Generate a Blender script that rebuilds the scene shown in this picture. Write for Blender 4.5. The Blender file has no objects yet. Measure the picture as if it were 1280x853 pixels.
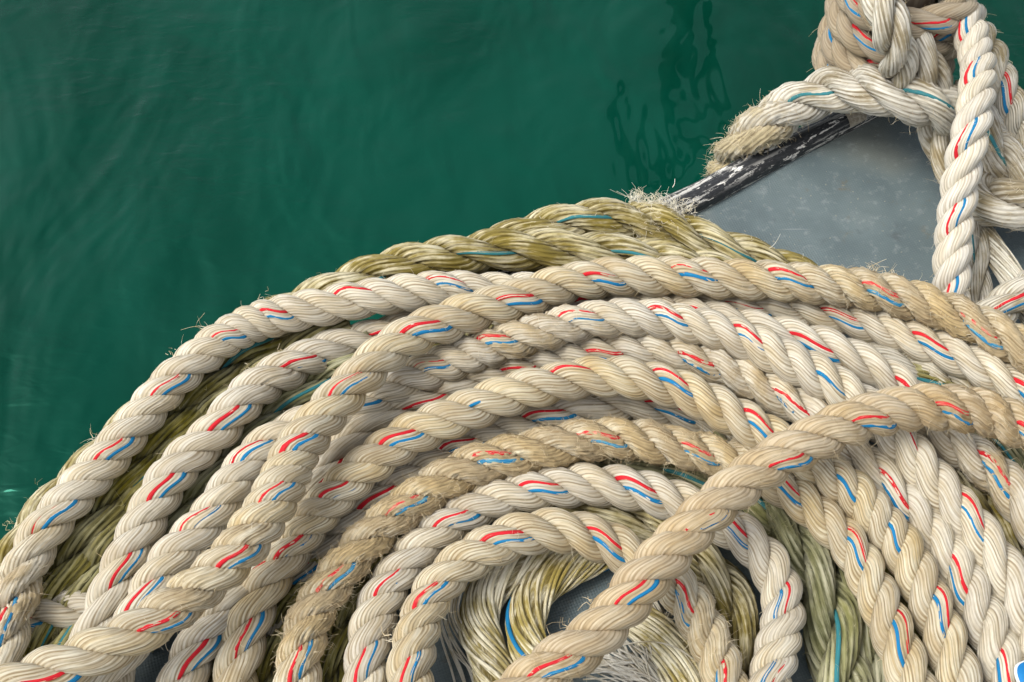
import bpy, math, random
import numpy as np

rng = np.random.default_rng(11)
random.seed(11)
sc = bpy.context.scene
COL = sc.collection
PI = math.pi

# ------------------------------------------------------------------ camera
ALPHA = math.radians(58); DIST = 1.5; FPX = 1500.0
CAM = np.array([0.0, -DIST*math.cos(ALPHA), DIST*math.sin(ALPHA)])
FWD = np.array([0.0, math.cos(ALPHA), -math.sin(ALPHA)])
UPV = np.array([0.0, math.sin(ALPHA), math.cos(ALPHA)])
RGT = np.array([1.0, 0.0, 0.0])
cd = bpy.data.cameras.new('camera'); cam = bpy.data.objects.new('camera', cd); COL.objects.link(cam)
cam.location = CAM; cam.rotation_euler = (PI/2-ALPHA, 0, 0)
cd.sensor_width = 36.0; cd.lens = 36.0*FPX/1280.0; cd.clip_start = 0.05; cd.clip_end = 500
sc.camera = cam

def at(x, y, z=0.0):
    """world point that the photograph shows at (x, y), at height z above the deck"""
    d = FWD + (x-640)/FPX*RGT - (y-426.5)/FPX*UPV
    return CAM + d*((z-CAM[2])/d[2])
def proj(P):
    v = P-CAM; d = v@FWD
    return np.stack([640+FPX*(v@RGT)/d, 426.5-FPX*(v@UPV)/d], -1)

# ------------------------------------------------------------------ world and light
W = bpy.data.worlds.new('World'); sc.world = W; W.use_nodes = True
nt = W.node_tree; bg = nt.nodes['Background']
sky = nt.nodes.new('ShaderNodeTexSky'); sky.sky_type = 'NISHITA'; sky.sun_disc = False
SUN_EL, SUN_AZ = math.radians(56), math.radians(-102)      # azimuth from +Y (away from the viewer), towards +X
sky.sun_elevation = SUN_EL; sky.sun_rotation = SUN_AZ
sky.dust_density = 4.0; sky.air_density = 1.0
hs = nt.nodes.new('ShaderNodeHueSaturation'); hs.inputs['Saturation'].default_value = 0.35
nt.links.new(sky.outputs[0], hs.inputs['Color']); nt.links.new(hs.outputs[0], bg.inputs[0])
bg.inputs[1].default_value = 0.125
sd = bpy.data.lights.new('sun', 'SUN'); sd.energy = 1.15; sd.angle = math.radians(25); sd.color = (1, .975, .92)
so = bpy.data.objects.new('sun', sd); COL.objects.link(so)
so.rotation_euler = (PI/2-SUN_EL, 0, PI-SUN_AZ)
so.location = (0, 0, 5)
vs = sc.view_settings
vs.view_transform = 'Standard'; vs.look = 'None'; vs.gamma = 1; vs.use_curve_mapping = False; vs.exposure = 0.84
sc.cycles.use_denoising = True
sc.cycles.max_bounces = 6; sc.cycles.diffuse_bounces = 3; sc.cycles.glossy_bounces = 2

# ------------------------------------------------------------------ materials
class NT:
    def __init__(s, name):
        s.m = bpy.data.materials.new(name); s.m.use_nodes = True
        s.t = s.m.node_tree; s.b = s.t.nodes['Principled BSDF']
    def n(s, typ, **kw):
        o = s.t.nodes.new(typ)
        for k, v in kw.items(): setattr(o, k, v)
        return o
    def put(s, sock, v):
        if hasattr(v, 'is_output'): s.t.links.new(v, sock)
        else:
            if isinstance(v, tuple) and len(v) == 3 and sock.type == 'RGBA': v = v+(1,)
            sock.default_value = v
    def attr(s, name): return s.n('ShaderNodeAttribute', attribute_name=name)
    def math(s, op, a, b=0.0, c=0.0):
        o = s.n('ShaderNodeMath', operation=op)
        for i, v in enumerate((a, b, c)): s.put(o.inputs[i], v)
        return o.outputs[0]
    def mix(s, f, a, b):
        o = s.n('ShaderNodeMix', data_type='RGBA'); s.put(o.inputs[0], f); s.put(o.inputs[6], a); s.put(o.inputs[7], b)
        return o.outputs[2]
    def mul(s, f, a, b):
        o = s.n('ShaderNodeMix', data_type='RGBA', blend_type='MULTIPLY'); s.put(o.inputs[0], f); s.put(o.inputs[6], a); s.put(o.inputs[7], b)
        return o.outputs[2]
    def noise(s, vec, scale, detail=3, rough=.55, dist=0.0):
        o = s.n('ShaderNodeTexNoise'); o.inputs['Scale'].default_value = scale; o.inputs['Detail'].default_value = detail
        o.inputs['Roughness'].default_value = rough; o.inputs['Distortion'].default_value = dist
        if vec is not None: s.t.links.new(vec, o.inputs['Vector'])
        return o.outputs[0]
    def ramp(s, f, lo, hi):
        o = s.n('ShaderNodeMapRange', interpolation_type='SMOOTHSTEP'); s.put(o.inputs[0], f); o.inputs[1].default_value = lo; o.inputs[2].default_value = hi
        return o.outputs[0]
    def mapping(s, vec, scale, rot=(0,0,0)):
        o = s.n('ShaderNodeMapping'); o.inputs['Scale'].default_value = scale; o.inputs['Rotation'].default_value = rot
        s.t.links.new(vec, o.inputs['Vector']); return o.outputs[0]
    def bump(s, h, strength, dist, prev=None):
        o = s.n('ShaderNodeBump'); o.inputs['Strength'].default_value = strength; o.inputs['Distance'].default_value = dist
        s.t.links.new(h, o.inputs['Height'])
        if prev is not None: s.t.links.new(prev, o.inputs['Normal'])
        return o.outputs[0]
    def pos(s): return s.n('ShaderNodeNewGeometry').outputs['Position']

def rope_material(name, clean, second, stain, chafe, dirt, stain_lo, stain_hi, dirt_amt, second_amt=1.0, grime=(.41,.345,.235), grime_amt=.7, rough=.74):
    k = NT(name); pos = k.pos()
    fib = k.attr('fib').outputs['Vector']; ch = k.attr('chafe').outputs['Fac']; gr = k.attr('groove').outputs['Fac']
    streak = k.noise(k.mapping(fib, (.36, .36, .9)), 1.0, 3, .6)
    c = k.mix(k.math('MULTIPLY', k.ramp(streak, .40, .64), second_amt), clean, second)
    big = k.noise(pos, 17, 4, .6)
    mid = k.noise(k.mapping(fib, (.55, .55, 1.2)), 1.0, 4, .65)
    st = k.ramp(k.math('ADD', k.math('MULTIPLY', big, .6), k.math('MULTIPLY', mid, .5)), stain_lo, stain_hi)
    c = k.mix(st, c, stain)
    cn = k.noise(k.mapping(fib, (.8, .8, 2.5)), 1.0, 4, .7)
    cp = k.noise(pos, 60, 3, .6)
    cf = k.ramp(k.math('ADD', ch, k.math('ADD', k.math('MULTIPLY', k.math('SUBTRACT', cn, .5), 1.6), k.math('MULTIPLY', k.math('SUBTRACT', cp, .5), 1.8))), .35, 1.15)
    c = k.mix(k.math('MULTIPLY', cf, .92), c, k.mix(k.ramp(k.noise(k.mapping(fib, (1.2, 1.2, 5)), 1.0, 4, .75), .46, .80), chafe, dirt))
    dn = k.noise(k.mapping(fib, (.5, .5, 1.3)), 1.0, 4, .65)
    gm = k.math('MULTIPLY', k.ramp(k.math('ADD', k.math('MULTIPLY', k.noise(pos, 8, 5, .65), .6), k.math('MULTIPLY', mid, .4)), .52, .66), grime_amt)
    c = k.mix(gm, c, grime)
    oi = k.n('ShaderNodeObjectInfo').outputs['Random']
    hv = k.n('ShaderNodeHueSaturation'); k.put(hv.inputs['Value'], k.math('ADD', .92, k.math('MULTIPLY', oi, .12))); k.put(hv.inputs['Saturation'], k.math('ADD', .90, k.math('MULTIPLY', oi, .2))); k.put(hv.inputs['Color'], c); c = hv.outputs[0]
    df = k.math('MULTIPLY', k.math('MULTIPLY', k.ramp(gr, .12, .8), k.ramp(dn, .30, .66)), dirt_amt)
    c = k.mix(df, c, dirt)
    k.put(k.b.inputs['Base Color'], c)
    k.b.inputs['Roughness'].default_value = rough
    k.b.inputs['Specular IOR Level'].default_value = .3 if rough < .78 else .12
    k.b.inputs['Sheen Weight'].default_value = .08
    fine = k.noise(k.mapping(fib, (5, 5, 6)), 1.0, 3, .7)
    k.put(k.b.inputs['Normal'], k.bump(fine, .8, .0016))
    return k.m

M = {}
M['cream'] = rope_material('cream_rope', (.80,.74,.565), (.62,.515,.325), (.55,.405,.19), (.55,.42,.225), (.27,.185,.08), .45, .76, .95)
M['pale'] = rope_material('pale_cream_rope', (.82,.77,.64), (.68,.60,.44), (.54,.415,.22), (.55,.42,.225), (.29,.215,.115), .49, .80, .9, 1.0, (.45,.40,.31))
M['white'] = rope_material('white_rope', (.86,.82,.71), (.75,.68,.54), (.58,.48,.30), (.55,.42,.225), (.36,.28,.17), .55, .84, .7, 1.0, (.52,.46,.36), .5)
M['straw'] = rope_material('straw_strand', (.82,.77,.60), (.69,.62,.42), (.34,.27,.085), (.40,.31,.09), (.11,.08,.02), .485, .655, 1.0, 1.0, (.36,.29,.11), .6, .95)
M['sand'] = rope_material('sandy_rope', (.68,.575,.40), (.56,.44,.27), (.48,.33,.15), (.40,.275,.12), (.25,.165,.07), .46, .76, .75)
M['tan'] = rope_material('tan_rope', (.50,.42,.30), (.40,.32,.21), (.36,.26,.14), (.33,.23,.11), (.15,.11,.06), .5, .78, .6)
M['bleached'] = rope_material('bleached_rope', (.80,.765,.66), (.68,.63,.51), (.36,.29,.16), (.56,.46,.25), (.17,.13,.07), .50, .66, .9, 1.0, (.34,.30,.21), .6, .8)
M['olive'] = rope_material('olive_rope', (.80,.73,.50), (.60,.52,.28), (.29,.225,.05), (.40,.31,.09), (.075,.052,.006), .46, .62, 1.0, 1.0, (.21,.165,.035), .75, .93)
M['mossy'] = rope_material('mossy_rope', (.54,.50,.26), (.36,.31,.10), (.19,.16,.022), (.26,.22,.08), (.035,.03,.006), .44, .66, 1.0, 1.0, (.15,.14,.03), .7, .88)
M['sage'] = rope_material('sage_rope', (.55,.53,.36), (.36,.35,.18), (.20,.195,.07), (.40,.37,.19), (.065,.065,.025), .44, .70, 1.0, 1.0, (.19,.20,.09), .6, .88)

def yarn_material(name, a, b, worn, wear):
    k = NT(name); fib = k.attr('fib').outputs['Vector']
    c = k.mix(k.ramp(k.noise(k.mapping(fib, (3,3,2)), 1.0, 3, .6), .35, .7), a, b)
    ch = k.attr('chafe').outputs['Fac']
    w = k.ramp(k.math('ADD', k.noise(k.mapping(fib, (2,2,4)), 1.0, 4, .7), k.math('MULTIPLY', ch, .12)), .62-wear, .78-wear)
    c = k.mix(w, c, worn)
    k.put(k.b.inputs['Base Color'], c); k.b.inputs['Roughness'].default_value = .75; k.b.inputs['Specular IOR Level'].default_value = .25
    k.put(k.b.inputs['Normal'], k.bump(k.noise(k.mapping(fib, (6,3,5)), 1.0, 3, .7), .5, .0008))
    return k.m
M['red'] = yarn_material('red_yarn', (.62,.014,.026), (.46,.010,.018), (.62,.33,.22), .02)
M['blue'] = yarn_material('blue_yarn', (.006,.185,.40), (.006,.14,.30), (.16,.36,.40), .02)
M['teal'] = yarn_material('teal_yarn', (.03,.20,.24), (.03,.15,.15), (.22,.27,.16), .06)

def plain_fibre(name, a, b):
    k = NT(name); c = k.mix(k.ramp(k.noise(k.pos(), 90, 2), .35, .65), a, b)
    k.put(k.b.inputs['Base Color'], c); k.b.inputs['Roughness'].default_value = .6
    return k.m
M['fib_cream'] = plain_fibre('cream_fibres', (.76,.69,.52), (.56,.43,.23))
M['fib_tan'] = plain_fibre('tan_fibres', (.72,.61,.40), (.42,.30,.14))
M['fib_white'] = plain_fibre('white_fibres', (.88,.84,.72), (.74,.66,.46))
M['fib_olive'] = plain_fibre('olive_fibres', (.50,.45,.25), (.26,.23,.09))
M['fib_red'] = plain_fibre('red_fibres', (.5,.08,.08), (.45,.16,.14))

# ------------------------------------------------------------------ mesh helpers
def link(name, me, mat, parent=None):
    o = bpy.data.objects.new(name, me); COL.objects.link(o)
    if mat: me.materials.append(mat)
    if parent: o.parent = parent
    return o
def tag(o, label=None, cat=None, group=None, kind=None):
    for a, v in (('label', label), ('category', cat), ('group', group), ('kind', kind)):
        if v: o[a] = v
    return o
def empty(name, loc=(0,0,0)):
    o = bpy.data.objects.new(name, None); COL.objects.link(o); o.empty_display_size = .02; o.location = loc
    return o
def mesh_np(name, V, F, smooth=True, attrs=None):
    """V (n,3), F (m,4) int; attrs dict name->(n,) or (n,3)"""
    me = bpy.data.meshes.new(name)
    n, m = len(V), len(F); k = F.shape[1]
    me.vertices.add(n); me.vertices.foreach_set('co', np.ascontiguousarray(V, np.float32).ravel())
    me.loops.add(m*k); me.loops.foreach_set('vertex_index', np.ascontiguousarray(F, np.int32).ravel())
    me.polygons.add(m); me.polygons.foreach_set('loop_start', np.arange(0, m*k, k, dtype=np.int32))
    try: me.polygons.foreach_set('loop_total', np.full(m, k, np.int32))
    except Exception: pass
    me.polygons.foreach_set('use_smooth', np.full(m, smooth, bool))
    for a, v in (attrs or {}).items():
        v = np.ascontiguousarray(v, np.float32)
        if v.ndim == 1: me.attributes.new(a, 'FLOAT', 'POINT').data.foreach_set('value', v)
        else: me.attributes.new(a, 'FLOAT_VECTOR', 'POINT').data.foreach_set('vector', v.ravel())
    me.update(); me.validate()
    return me
def tube_faces(S, Mr, closed=True):
    i = np.arange(S-1)[:, None]; j = np.arange(Mr if closed else Mr-1)[None, :]; j2 = (j+1) % Mr
    return np.stack([i*Mr+j, i*Mr+j2, (i+1)*Mr+j2, (i+1)*Mr+j], -1).reshape(-1, 4)
def smooth1(a, sig):
    if sig < .5: return a
    r = int(sig*3); k = np.exp(-.5*(np.arange(-r, r+1)/sig)**2); k /= k.sum()
    if a.ndim == 1:
        return np.convolve(np.pad(a, r, mode='reflect', reflect_type='odd'), k, 'valid')
    return np.stack([smooth1(a[:, c], sig) for c in range(a.shape[1])], -1)
def snoise(S, step, amp):
    """smooth 1-d noise of S samples with a knot about every `step` samples"""
    n = max(4, int(S/step)+3); kn = rng.normal(0, 1, n)
    return smooth1(np.interp(np.linspace(0, n-1, S), np.arange(n), kn), step*.35)*amp
def path(pts, ds, sig=.012):
    P = np.array([at(*p) for p in pts])
    P = np.vstack([2*P[0]-P[1], P, 2*P[-1]-P[-2]])
    out = []
    for i in range(1, len(P)-2):
        p0, p1, p2, p3 = P[i-1:i+3]
        t = np.linspace(0, 1, 60, endpoint=False)[:, None]
        out.append(.5*((2*p1)+(-p0+p2)*t+(2*p0-5*p1+4*p2-p3)*t*t+(-p0+3*p1-3*p2+p3)*t**3))
    C = np.vstack(out+[P[-2:-1]])
    return resample(C, ds, sig)
def resample(C, ds, sig=.012):
    for k in range(2):
        L = np.concatenate([[0], np.cumsum(np.linalg.norm(np.diff(C, axis=0), axis=1))])
        S = max(8, int(L[-1]/ds)+1); s = np.linspace(0, L[-1], S)
        C = np.stack([np.interp(s, L, C[:, c]) for c in range(3)], -1)
        if k == 0: C = smooth1(C, min(sig/ds, S/8))
    return C, s
def unit(v): return v/np.maximum(np.linalg.norm(v, axis=-1, keepdims=True), 1e-9)
def frame(C):
    T = unit(np.gradient(C, axis=0))
    V = unit(CAM-C)
    N = unit(V-(V*T).sum(-1, keepdims=True)*T)
    return T, N, np.cross(T, N)

def fibre_mesh(name, starts, dirs, lens, rad, bend, droop=.3, K=5, sides=3):
    """thin curved fibres, all in one mesh"""
    H = len(starts); t = np.linspace(0, 1, K)[None, :, None]
    side = unit(np.cross(dirs, rng.normal(0, 1, (H, 3)))); b = rng.normal(0, bend, (H, 1, 1))
    b2 = rng.normal(0, bend*.7, (H, 1, 1)); side2 = unit(np.cross(dirs, side))
    L = lens[:, None, None]
    P = starts[:, None]+dirs[:, None]*t*L+side[:, None]*b*t*t*L+side2[:, None]*b2*np.sin(t*PI*1.3)*t*L
    P[..., 2] -= (droop*t*t*L)[..., 0]
    tg = unit(np.gradient(P, axis=1))
    a = unit(np.cross(tg, rng.normal(0, 1, (H, 1, 3)))); c = np.cross(tg, a)
    an = np.arange(sides)*2*PI/sides
    rr = (rad[:, None]*np.linspace(1, .45, K)[None, :])[..., None, None]
    V = P[:, :, None]+rr*(np.cos(an)[None, None, :, None]*a[:, :, None]+np.sin(an)[None, None, :, None]*c[:, :, None])
    f = tube_faces(K, sides)
    F = (f[None]+(np.arange(H)*K*sides)[:, None, None]).reshape(-1, 4)
    return mesh_np(name, V.reshape(-1, 3), F)

D0 = .0476
DS = .0032
def gauss_px(px, spots):
    v = np.zeros(len(px))
    for (x, y, r, a) in spots: v += a*np.exp(-((px[:, 0]-x)**2+(px[:, 1]-y)**2)/(2*r*r))
    return v

def rope(name, label, pts, R=D0/2, mat='cream', anchors=(), pitch=None, marks='rb', chafe=(), base=0.0, ny=17, groove=.062,
         hairs=90, fib=None, cat='rope', group=None, C=None, tufts=(), a_lay=.30, tw=1.0, sig=.012, taper=None, ext=.32):
    root = empty(name)
    if C is None:
        C, s = path(pts, DS, sig)
        # a run that leaves the picture goes on beyond it and settles on the deck
        q = proj(C); n_ = int(ext/DS); st_ = np.arange(1, n_+1)[:, None]*DS
        for e in (0, -1):
            if n_ and (q[e, 0] < -5 or q[e, 0] > 1285 or q[e, 1] > 858):
                d_ = C[0]-C[6] if e == 0 else C[-1]-C[-7]
                d_[2] = 0; d_ = unit(d_); E = C[e]+d_*st_
                w_ = np.clip(st_[:, 0]/(ext*.75), 0, 1); E[:, 2] = C[e, 2]+(min(C[e, 2], R+.03)-C[e, 2])*w_*w_*(3-2*w_)
                C = np.vstack([E[::-1], C]) if e == 0 else np.vstack([C, E])
        C, s = resample(C, DS, sig)
    else: C, s = resample(C, DS, sig)
    S = len(C); T, N, B = frame(C); px = proj(C)
    pitch = pitch or 2.62*2*R
    an = sorted(s[np.argmin(((px-np.array(a))**2).sum(1))] for a in anchors)
    if not an: an = [rng.uniform(0, pitch)]
    # one turn of the lay between one marked crown and the next
    ks, kt = [an[0]], [0.0]
    for q in an[1:]: ks.append(q); kt.append(kt[-1]+2*PI*max(1, round((q-ks[-2])/pitch)))
    ks = [ks[0]-50*pitch]+ks+[ks[-1]+50*pitch]; kt = [-100*PI]+kt+[kt[-1]+100*PI]
    th = np.interp(s, ks, kt); th = smooth1(th, 9)
    root.location = C[S//2]; off = C[S//2].copy(); off[2] -= R; root.location = off
    ch_s = np.clip(base+gauss_px(px, chafe), 0, 1.3)
    Rv = R*(1+snoise(S, 40, .028))
    if taper is not None: Rv = Rv*np.interp(np.linspace(0, 1, S), *taper)
    hs_, hd_, hl_, hw_ = [], [], [], []
    Mr = ny*2
    for j in range(3):
        tj = th+2*PI*j/3+snoise(S, 45, .10)
        Rc = Rv*.515*(1+snoise(S, 18, .03)); rj = Rv*.487*(1+snoise(S, 16, .035))
        Q = C+Rc[:, None]*(np.cos(tj)[:, None]*N+np.sin(tj)[:, None]*B)
        Ts = unit(np.gradient(Q, axis=0))
        psi = -tw*tj+a_lay*np.sin(tj)-.18*np.sin(2*tj)
        def ringpts(phi, rad):
            n = np.cos(phi)[..., None]*N[:, None]+np.sin(phi)[..., None]*B[:, None]
            n = unit(n-(n*Ts[:, None]).sum(-1, keepdims=True)*Ts[:, None])
            return Q[:, None]+rad[..., None]*n, n
        m = np.arange(Mr)
        phi = 2*PI*m[None]/Mr+psi[:, None]+np.repeat(np.stack([snoise(S, 22, .045) for _ in range(ny)], 1), 2, axis=1)
        crest = (m % 2 == 0)
        yr = rng.normal(0, .024, ny)
        jit = np.stack([snoise(S, 9, .024) for _ in range(ny)], 1)
        rad = np.ones((S, Mr))
        rad[:, crest] += yr[None]+jit
        rad[:, ~crest] -= groove*(1+.5*np.stack([snoise(S, 12, .75) for _ in range(ny)], 1))
        rough = np.clip(ch_s, 0, 1)[:, None]
        rad = rad*(1+(rough*.08+.015)*rng.normal(0, 1, (S, Mr)))
        rad = rad*rj[:, None]
        V, nrm = ringpts(phi, rad)
        fa = 2*PI*m/Mr
        fibv = np.stack([np.broadcast_to(np.cos(fa)*ny*.55, (S, Mr)), np.broadcast_to(np.sin(fa)*ny*.55, (S, Mr)),
                         np.broadcast_to((s*28)[:, None]+j*37.7+off[0]*90, (S, Mr))], -1)
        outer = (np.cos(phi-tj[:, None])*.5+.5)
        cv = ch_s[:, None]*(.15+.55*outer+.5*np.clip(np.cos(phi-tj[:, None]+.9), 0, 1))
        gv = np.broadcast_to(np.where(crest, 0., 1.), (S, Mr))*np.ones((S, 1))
        # groove tint also darkens the crevices where the strands lie against each other
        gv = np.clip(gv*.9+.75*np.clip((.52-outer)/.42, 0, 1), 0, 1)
        V = np.concatenate([(Q[0]+(V[0]-Q[0])*.03)[None], V, (Q[-1]+(V[-1]-Q[-1])*.03)[None]])     # closed ends
        pad = lambda a_: np.concatenate([a_[:1], a_, a_[-1:]])
        F = tube_faces(S+2, Mr)
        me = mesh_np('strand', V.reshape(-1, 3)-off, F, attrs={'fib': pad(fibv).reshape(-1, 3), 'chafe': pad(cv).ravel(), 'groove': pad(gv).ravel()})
        V = V[1:-1]
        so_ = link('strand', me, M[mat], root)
        # coloured marker yarns laid into one strand
        if j == 0 and marks:
            dl = .50; drift = snoise(S, 50, .42)+rng.normal(0, .2)
            sets = {'rb': (('red_yarn', -dl, 'red', .215), ('blue_yarn', dl, 'blue', .205)), 'b': (('teal_yarn', .05, 'teal', .17),),
                    'rt': (('red_yarn', -dl, 'red', .16), ('teal_yarn', dl, 'teal', .18))}[marks]
            for (nm, d0, mk, w) in sets:
                wv = w*(1+snoise(S, 9, .13)); cen = psi+d0+drift+snoise(S, 12, .04)
                q = np.array([-1.15, -.75, -.3, .3, .75, 1.15]); hh = np.array([-.10, .0, .016, .016, .0, -.10])
                ph = cen[:, None]+wv[:, None]*q[None]
                gate = 1-.09/(1+np.exp((snoise(S, 26, 1.0)+.95)*14))
                rd = (rj*gate)[:, None]*(1+hh[None]+.006*rng.normal(0, 1, (S, 6))*(1+3*rough))
                Vm, _ = ringpts(ph, rd)
                fb = np.stack([np.broadcast_to(q*1.3, (S, 6)), np.full((S, 6), 5.1+d0*9), np.broadcast_to((s*28)[:, None]+off[0]*70, (S, 6))], -1)
                mm = mesh_np(nm, Vm.reshape(-1, 3)-off, tube_faces(S, 6, False), attrs={'fib': fb.reshape(-1, 3), 'chafe': np.repeat(ch_s, 6)})
                yo = link(nm, mm, M[mk], so_)
        # loose fibres rise from the crowns
        view = unit(CAM-C)
        face = (nrm*view[:, None]).sum(-1)
        ok = (outer > .55) & (face > -.35)
        p = (ok*(.12+2.6*np.clip(ch_s, 0, 1)[:, None]**1.5)).ravel(); p /= p.sum()
        nh = int(hairs/3*(2.2+ch_s.mean()*17))
        idx = rng.choice(S*Mr, nh, p=p)
        st = V.reshape(-1, 3)[idx]; nn = nrm.reshape(-1, 3)[idx]; tt = Ts[idx//Mr]*rng.choice([-1, 1], nh)[:, None]
        dd = unit(tt*rng.uniform(.3, 1.2, (nh, 1))+nn*rng.uniform(.15, .8, (nh, 1))+rng.normal(0, .3, (nh, 3)))
        hs_.append(st-nn*.0006); hd_.append(dd); hl_.append((rng.gamma(2.6, .0026, nh)+.002)*np.where(ch_s[idx//Mr] > .4, .75, rng.choice([.45, .6, 1.0], nh))); hw_.append(rng.uniform(.00015, .00036, nh))
    for (x, y, n, ln, sp) in tufts:
        i = np.argmin(((px-np.array((x, y)))**2).sum(1))
        b = C[i]; v = unit(CAM-b); tgt = at(x, y, b[2]); o2 = unit(tgt-b+1e-6)
        o2 = unit(o2*1.0+v*.35)
        st = b+o2*R*.9+rng.normal(0, sp*.004, (n, 3))
        hs_.append(st); hd_.append(unit(o2+rng.normal(0, .35*sp, (n, 3)))); hl_.append(rng.uniform(.3, 1.15, n)*ln); hw_.append(rng.uniform(.00022, .00055, n))
    if hs_:
        me = fibre_mesh('loose_fibres', np.vstack(hs_)-off, np.vstack(hd_), np.concatenate(hl_), np.concatenate(hw_), .75)
        fm = fib or {'cream': 'fib_cream', 'sand': 'fib_tan', 'pale': 'fib_cream', 'white': 'fib_cream', 'tan': 'fib_tan', 'bleached': 'fib_cream'}.get(mat, 'fib_olive')
        tag(link('loose_fibres', me, M[fm], root), kind='stuff')
    return tag(root, label, cat, group)

def bundle(name, label, pts, wid, n, yr, mat, twist=6.0, flat=.75, marker=None, mark_at=None, cat='rope strand', group=None, core=True, spread=0.0, ds=.005, wob=.0012):
    """an unlaid strand: many parallel yarns side by side round a core"""
    root = empty(name); C, s = path(pts, ds, .01); S = len(C); T, N, B = frame(C)
    off = C[S//2].copy(); root.location = off
    wv = np.interp(np.linspace(0, 1, S), np.linspace(0, 1, len(wid)), wid)/2
    Vs, Fs, fb, gr = [], [], [], []; base = 0
    sides = 7; an = np.arange(sides)*2*PI/sides
    def add(Cc, rad, k):
        nonlocal base
        Tt, Nn, Bb = frame(Cc)
        V = Cc[:, None]+rad[:, None, None]*(np.cos(an)[None, :, None]*Nn[:, None]+np.sin(an)[None, :, None]*Bb[:, None])
        Vs.append(V.reshape(-1, 3)); Fs.append(tube_faces(S, sides)+base); base += S*sides
        f = np.stack([np.broadcast_to(np.cos(an)*.8+k*3.3, (S, sides)), np.broadcast_to(np.sin(an)*.8+k*1.7, (S, sides)), np.broadcast_to((s*28)[:, None]+k*7.3, (S, sides))], -1)
        fb.append(f.reshape(-1, 3))
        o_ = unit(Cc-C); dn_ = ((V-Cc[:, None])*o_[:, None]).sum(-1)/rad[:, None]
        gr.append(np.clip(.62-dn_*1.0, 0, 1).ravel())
    mk = None
    ph0 = 0.0 if mark_at is None else .7-twist*s[np.argmin(((proj(C)-np.array(mark_at))**2).sum(1))]
    for k in range(n):
        a0 = ph0+2*PI*k/n+rng.normal(0, .05); lay = 1-rng.uniform(0, .12)*(k % 3)
        ang = a0+twist*s+snoise(S, 14, .10+spread)
        rr = wv*lay+snoise(S, 12, wob)
        Cc = C+(rr*np.sin(ang))[:, None]*B+(rr*np.cos(ang)*flat)[:, None]*N
        if marker is not None and k == 0:
            mk = Cc; continue
        add(Cc, np.full(S, yr)*(1+snoise(S, 9, .1)+rng.normal(0, .1)), k)
    if core:
        sides2 = 16; a2 = np.arange(sides2)*2*PI/sides2; q = np.maximum(wv-yr*.55, yr)
        V = C[:, None]+(q[:, None]*np.sin(a2)[None])[..., None]*B[:, None]+(q[:, None]*np.cos(a2)[None]*flat)[..., None]*N[:, None]
        Vs.append(V.reshape(-1, 3)); Fs.append(tube_faces(S, sides2)+base); base += S*sides2
        fb.append(np.stack([np.broadcast_to(np.cos(a2)*6, (S, sides2)), np.broadcast_to(np.sin(a2)*6, (S, sides2)), np.broadcast_to((s*28)[:, None], (S, sides2))], -1).reshape(-1, 3))
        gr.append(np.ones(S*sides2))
    Vv = np.vstack(Vs)
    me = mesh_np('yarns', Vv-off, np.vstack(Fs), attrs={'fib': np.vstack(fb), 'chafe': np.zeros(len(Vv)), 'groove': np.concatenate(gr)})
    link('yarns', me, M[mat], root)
    if mk is not None:
        Vs, Fs, fb, gr = [], [], [], []; base = 0
        add(mk, np.full(S, yr*1.25), 1)
        me = mesh_np('teal_yarn', Vs[0]-off, Fs[0], attrs={'fib': fb[0], 'chafe': np.zeros(len(Vs[0]))})
        link('teal_yarn', me, M['blue' if marker == 'blue' else 'teal'], root)
    return tag(root, label, cat, group)

# ------------------------------------------------------------------ water
k = NT('sea_water'); p = k.pos()
w1 = k.noise(k.mapping(p, (1.0, .55, 1), (0, 0, .5)), 2.2, 3, .5, .8)
w2 = k.noise(k.mapping(p, (1.0, .6, 1), (0, 0, -.35)), 6.0, 2, .5, .5)
w3 = k.math('MULTIPLY', k.noise(k.mapping(p, (.55, 1.15, 1), (0, 0, .25)), 24, 2, .45, .5), k.ramp(k.noise(p, 1.7, 3, .6), .42, .68))
murk = k.noise(k.mapping(p, (1, .6, 1), (0, 0, .7)), 1.1, 4, .6, 1.0)
c = k.mix(k.ramp(murk, .32, .68), (.0003, .0235, .013), (.0009, .042, .0255))
wisp = k.noise(k.mapping(p, (2.6, .9, 1), (0, 0, -.75)), 2.0, 4, .55, 1.2)
c = k.mix(k.math('MULTIPLY', k.ramp(wisp, .48, .78), .20), c, (.006, .066, .045))
k.put(k.b.inputs['Base Color'], c)
k.b.inputs['Roughness'].default_value = .05; k.b.inputs['IOR'].default_value = 1.42; k.b.inputs['Specular Tint'].default_value = (.20, .90, .66, 1)
h = k.math('ADD', k.math('ADD', k.math('MULTIPLY', w1, .036), k.math('MULTIPLY', w2, .0165)), k.math('MULTIPLY', w3, .0044))
k.put(k.b.inputs['Normal'], k.bump(h, 1.0, 1.0))
M['water'] = k.m
g = np.linspace(-60, 60, 25); X, Y = np.meshgrid(g, g)
Fq = np.array([[r*25+c_, r*25+c_+1, (r+1)*25+c_+1, (r+1)*25+c_] for r in range(24) for c_ in range(24)])
WATER_Z = -.85
wo = link('water', mesh_np('water', np.stack([X.ravel(), Y.ravel(), np.full(X.size, WATER_Z)], -1), Fq), M['water'])
tag(wo, kind='structure')

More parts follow.
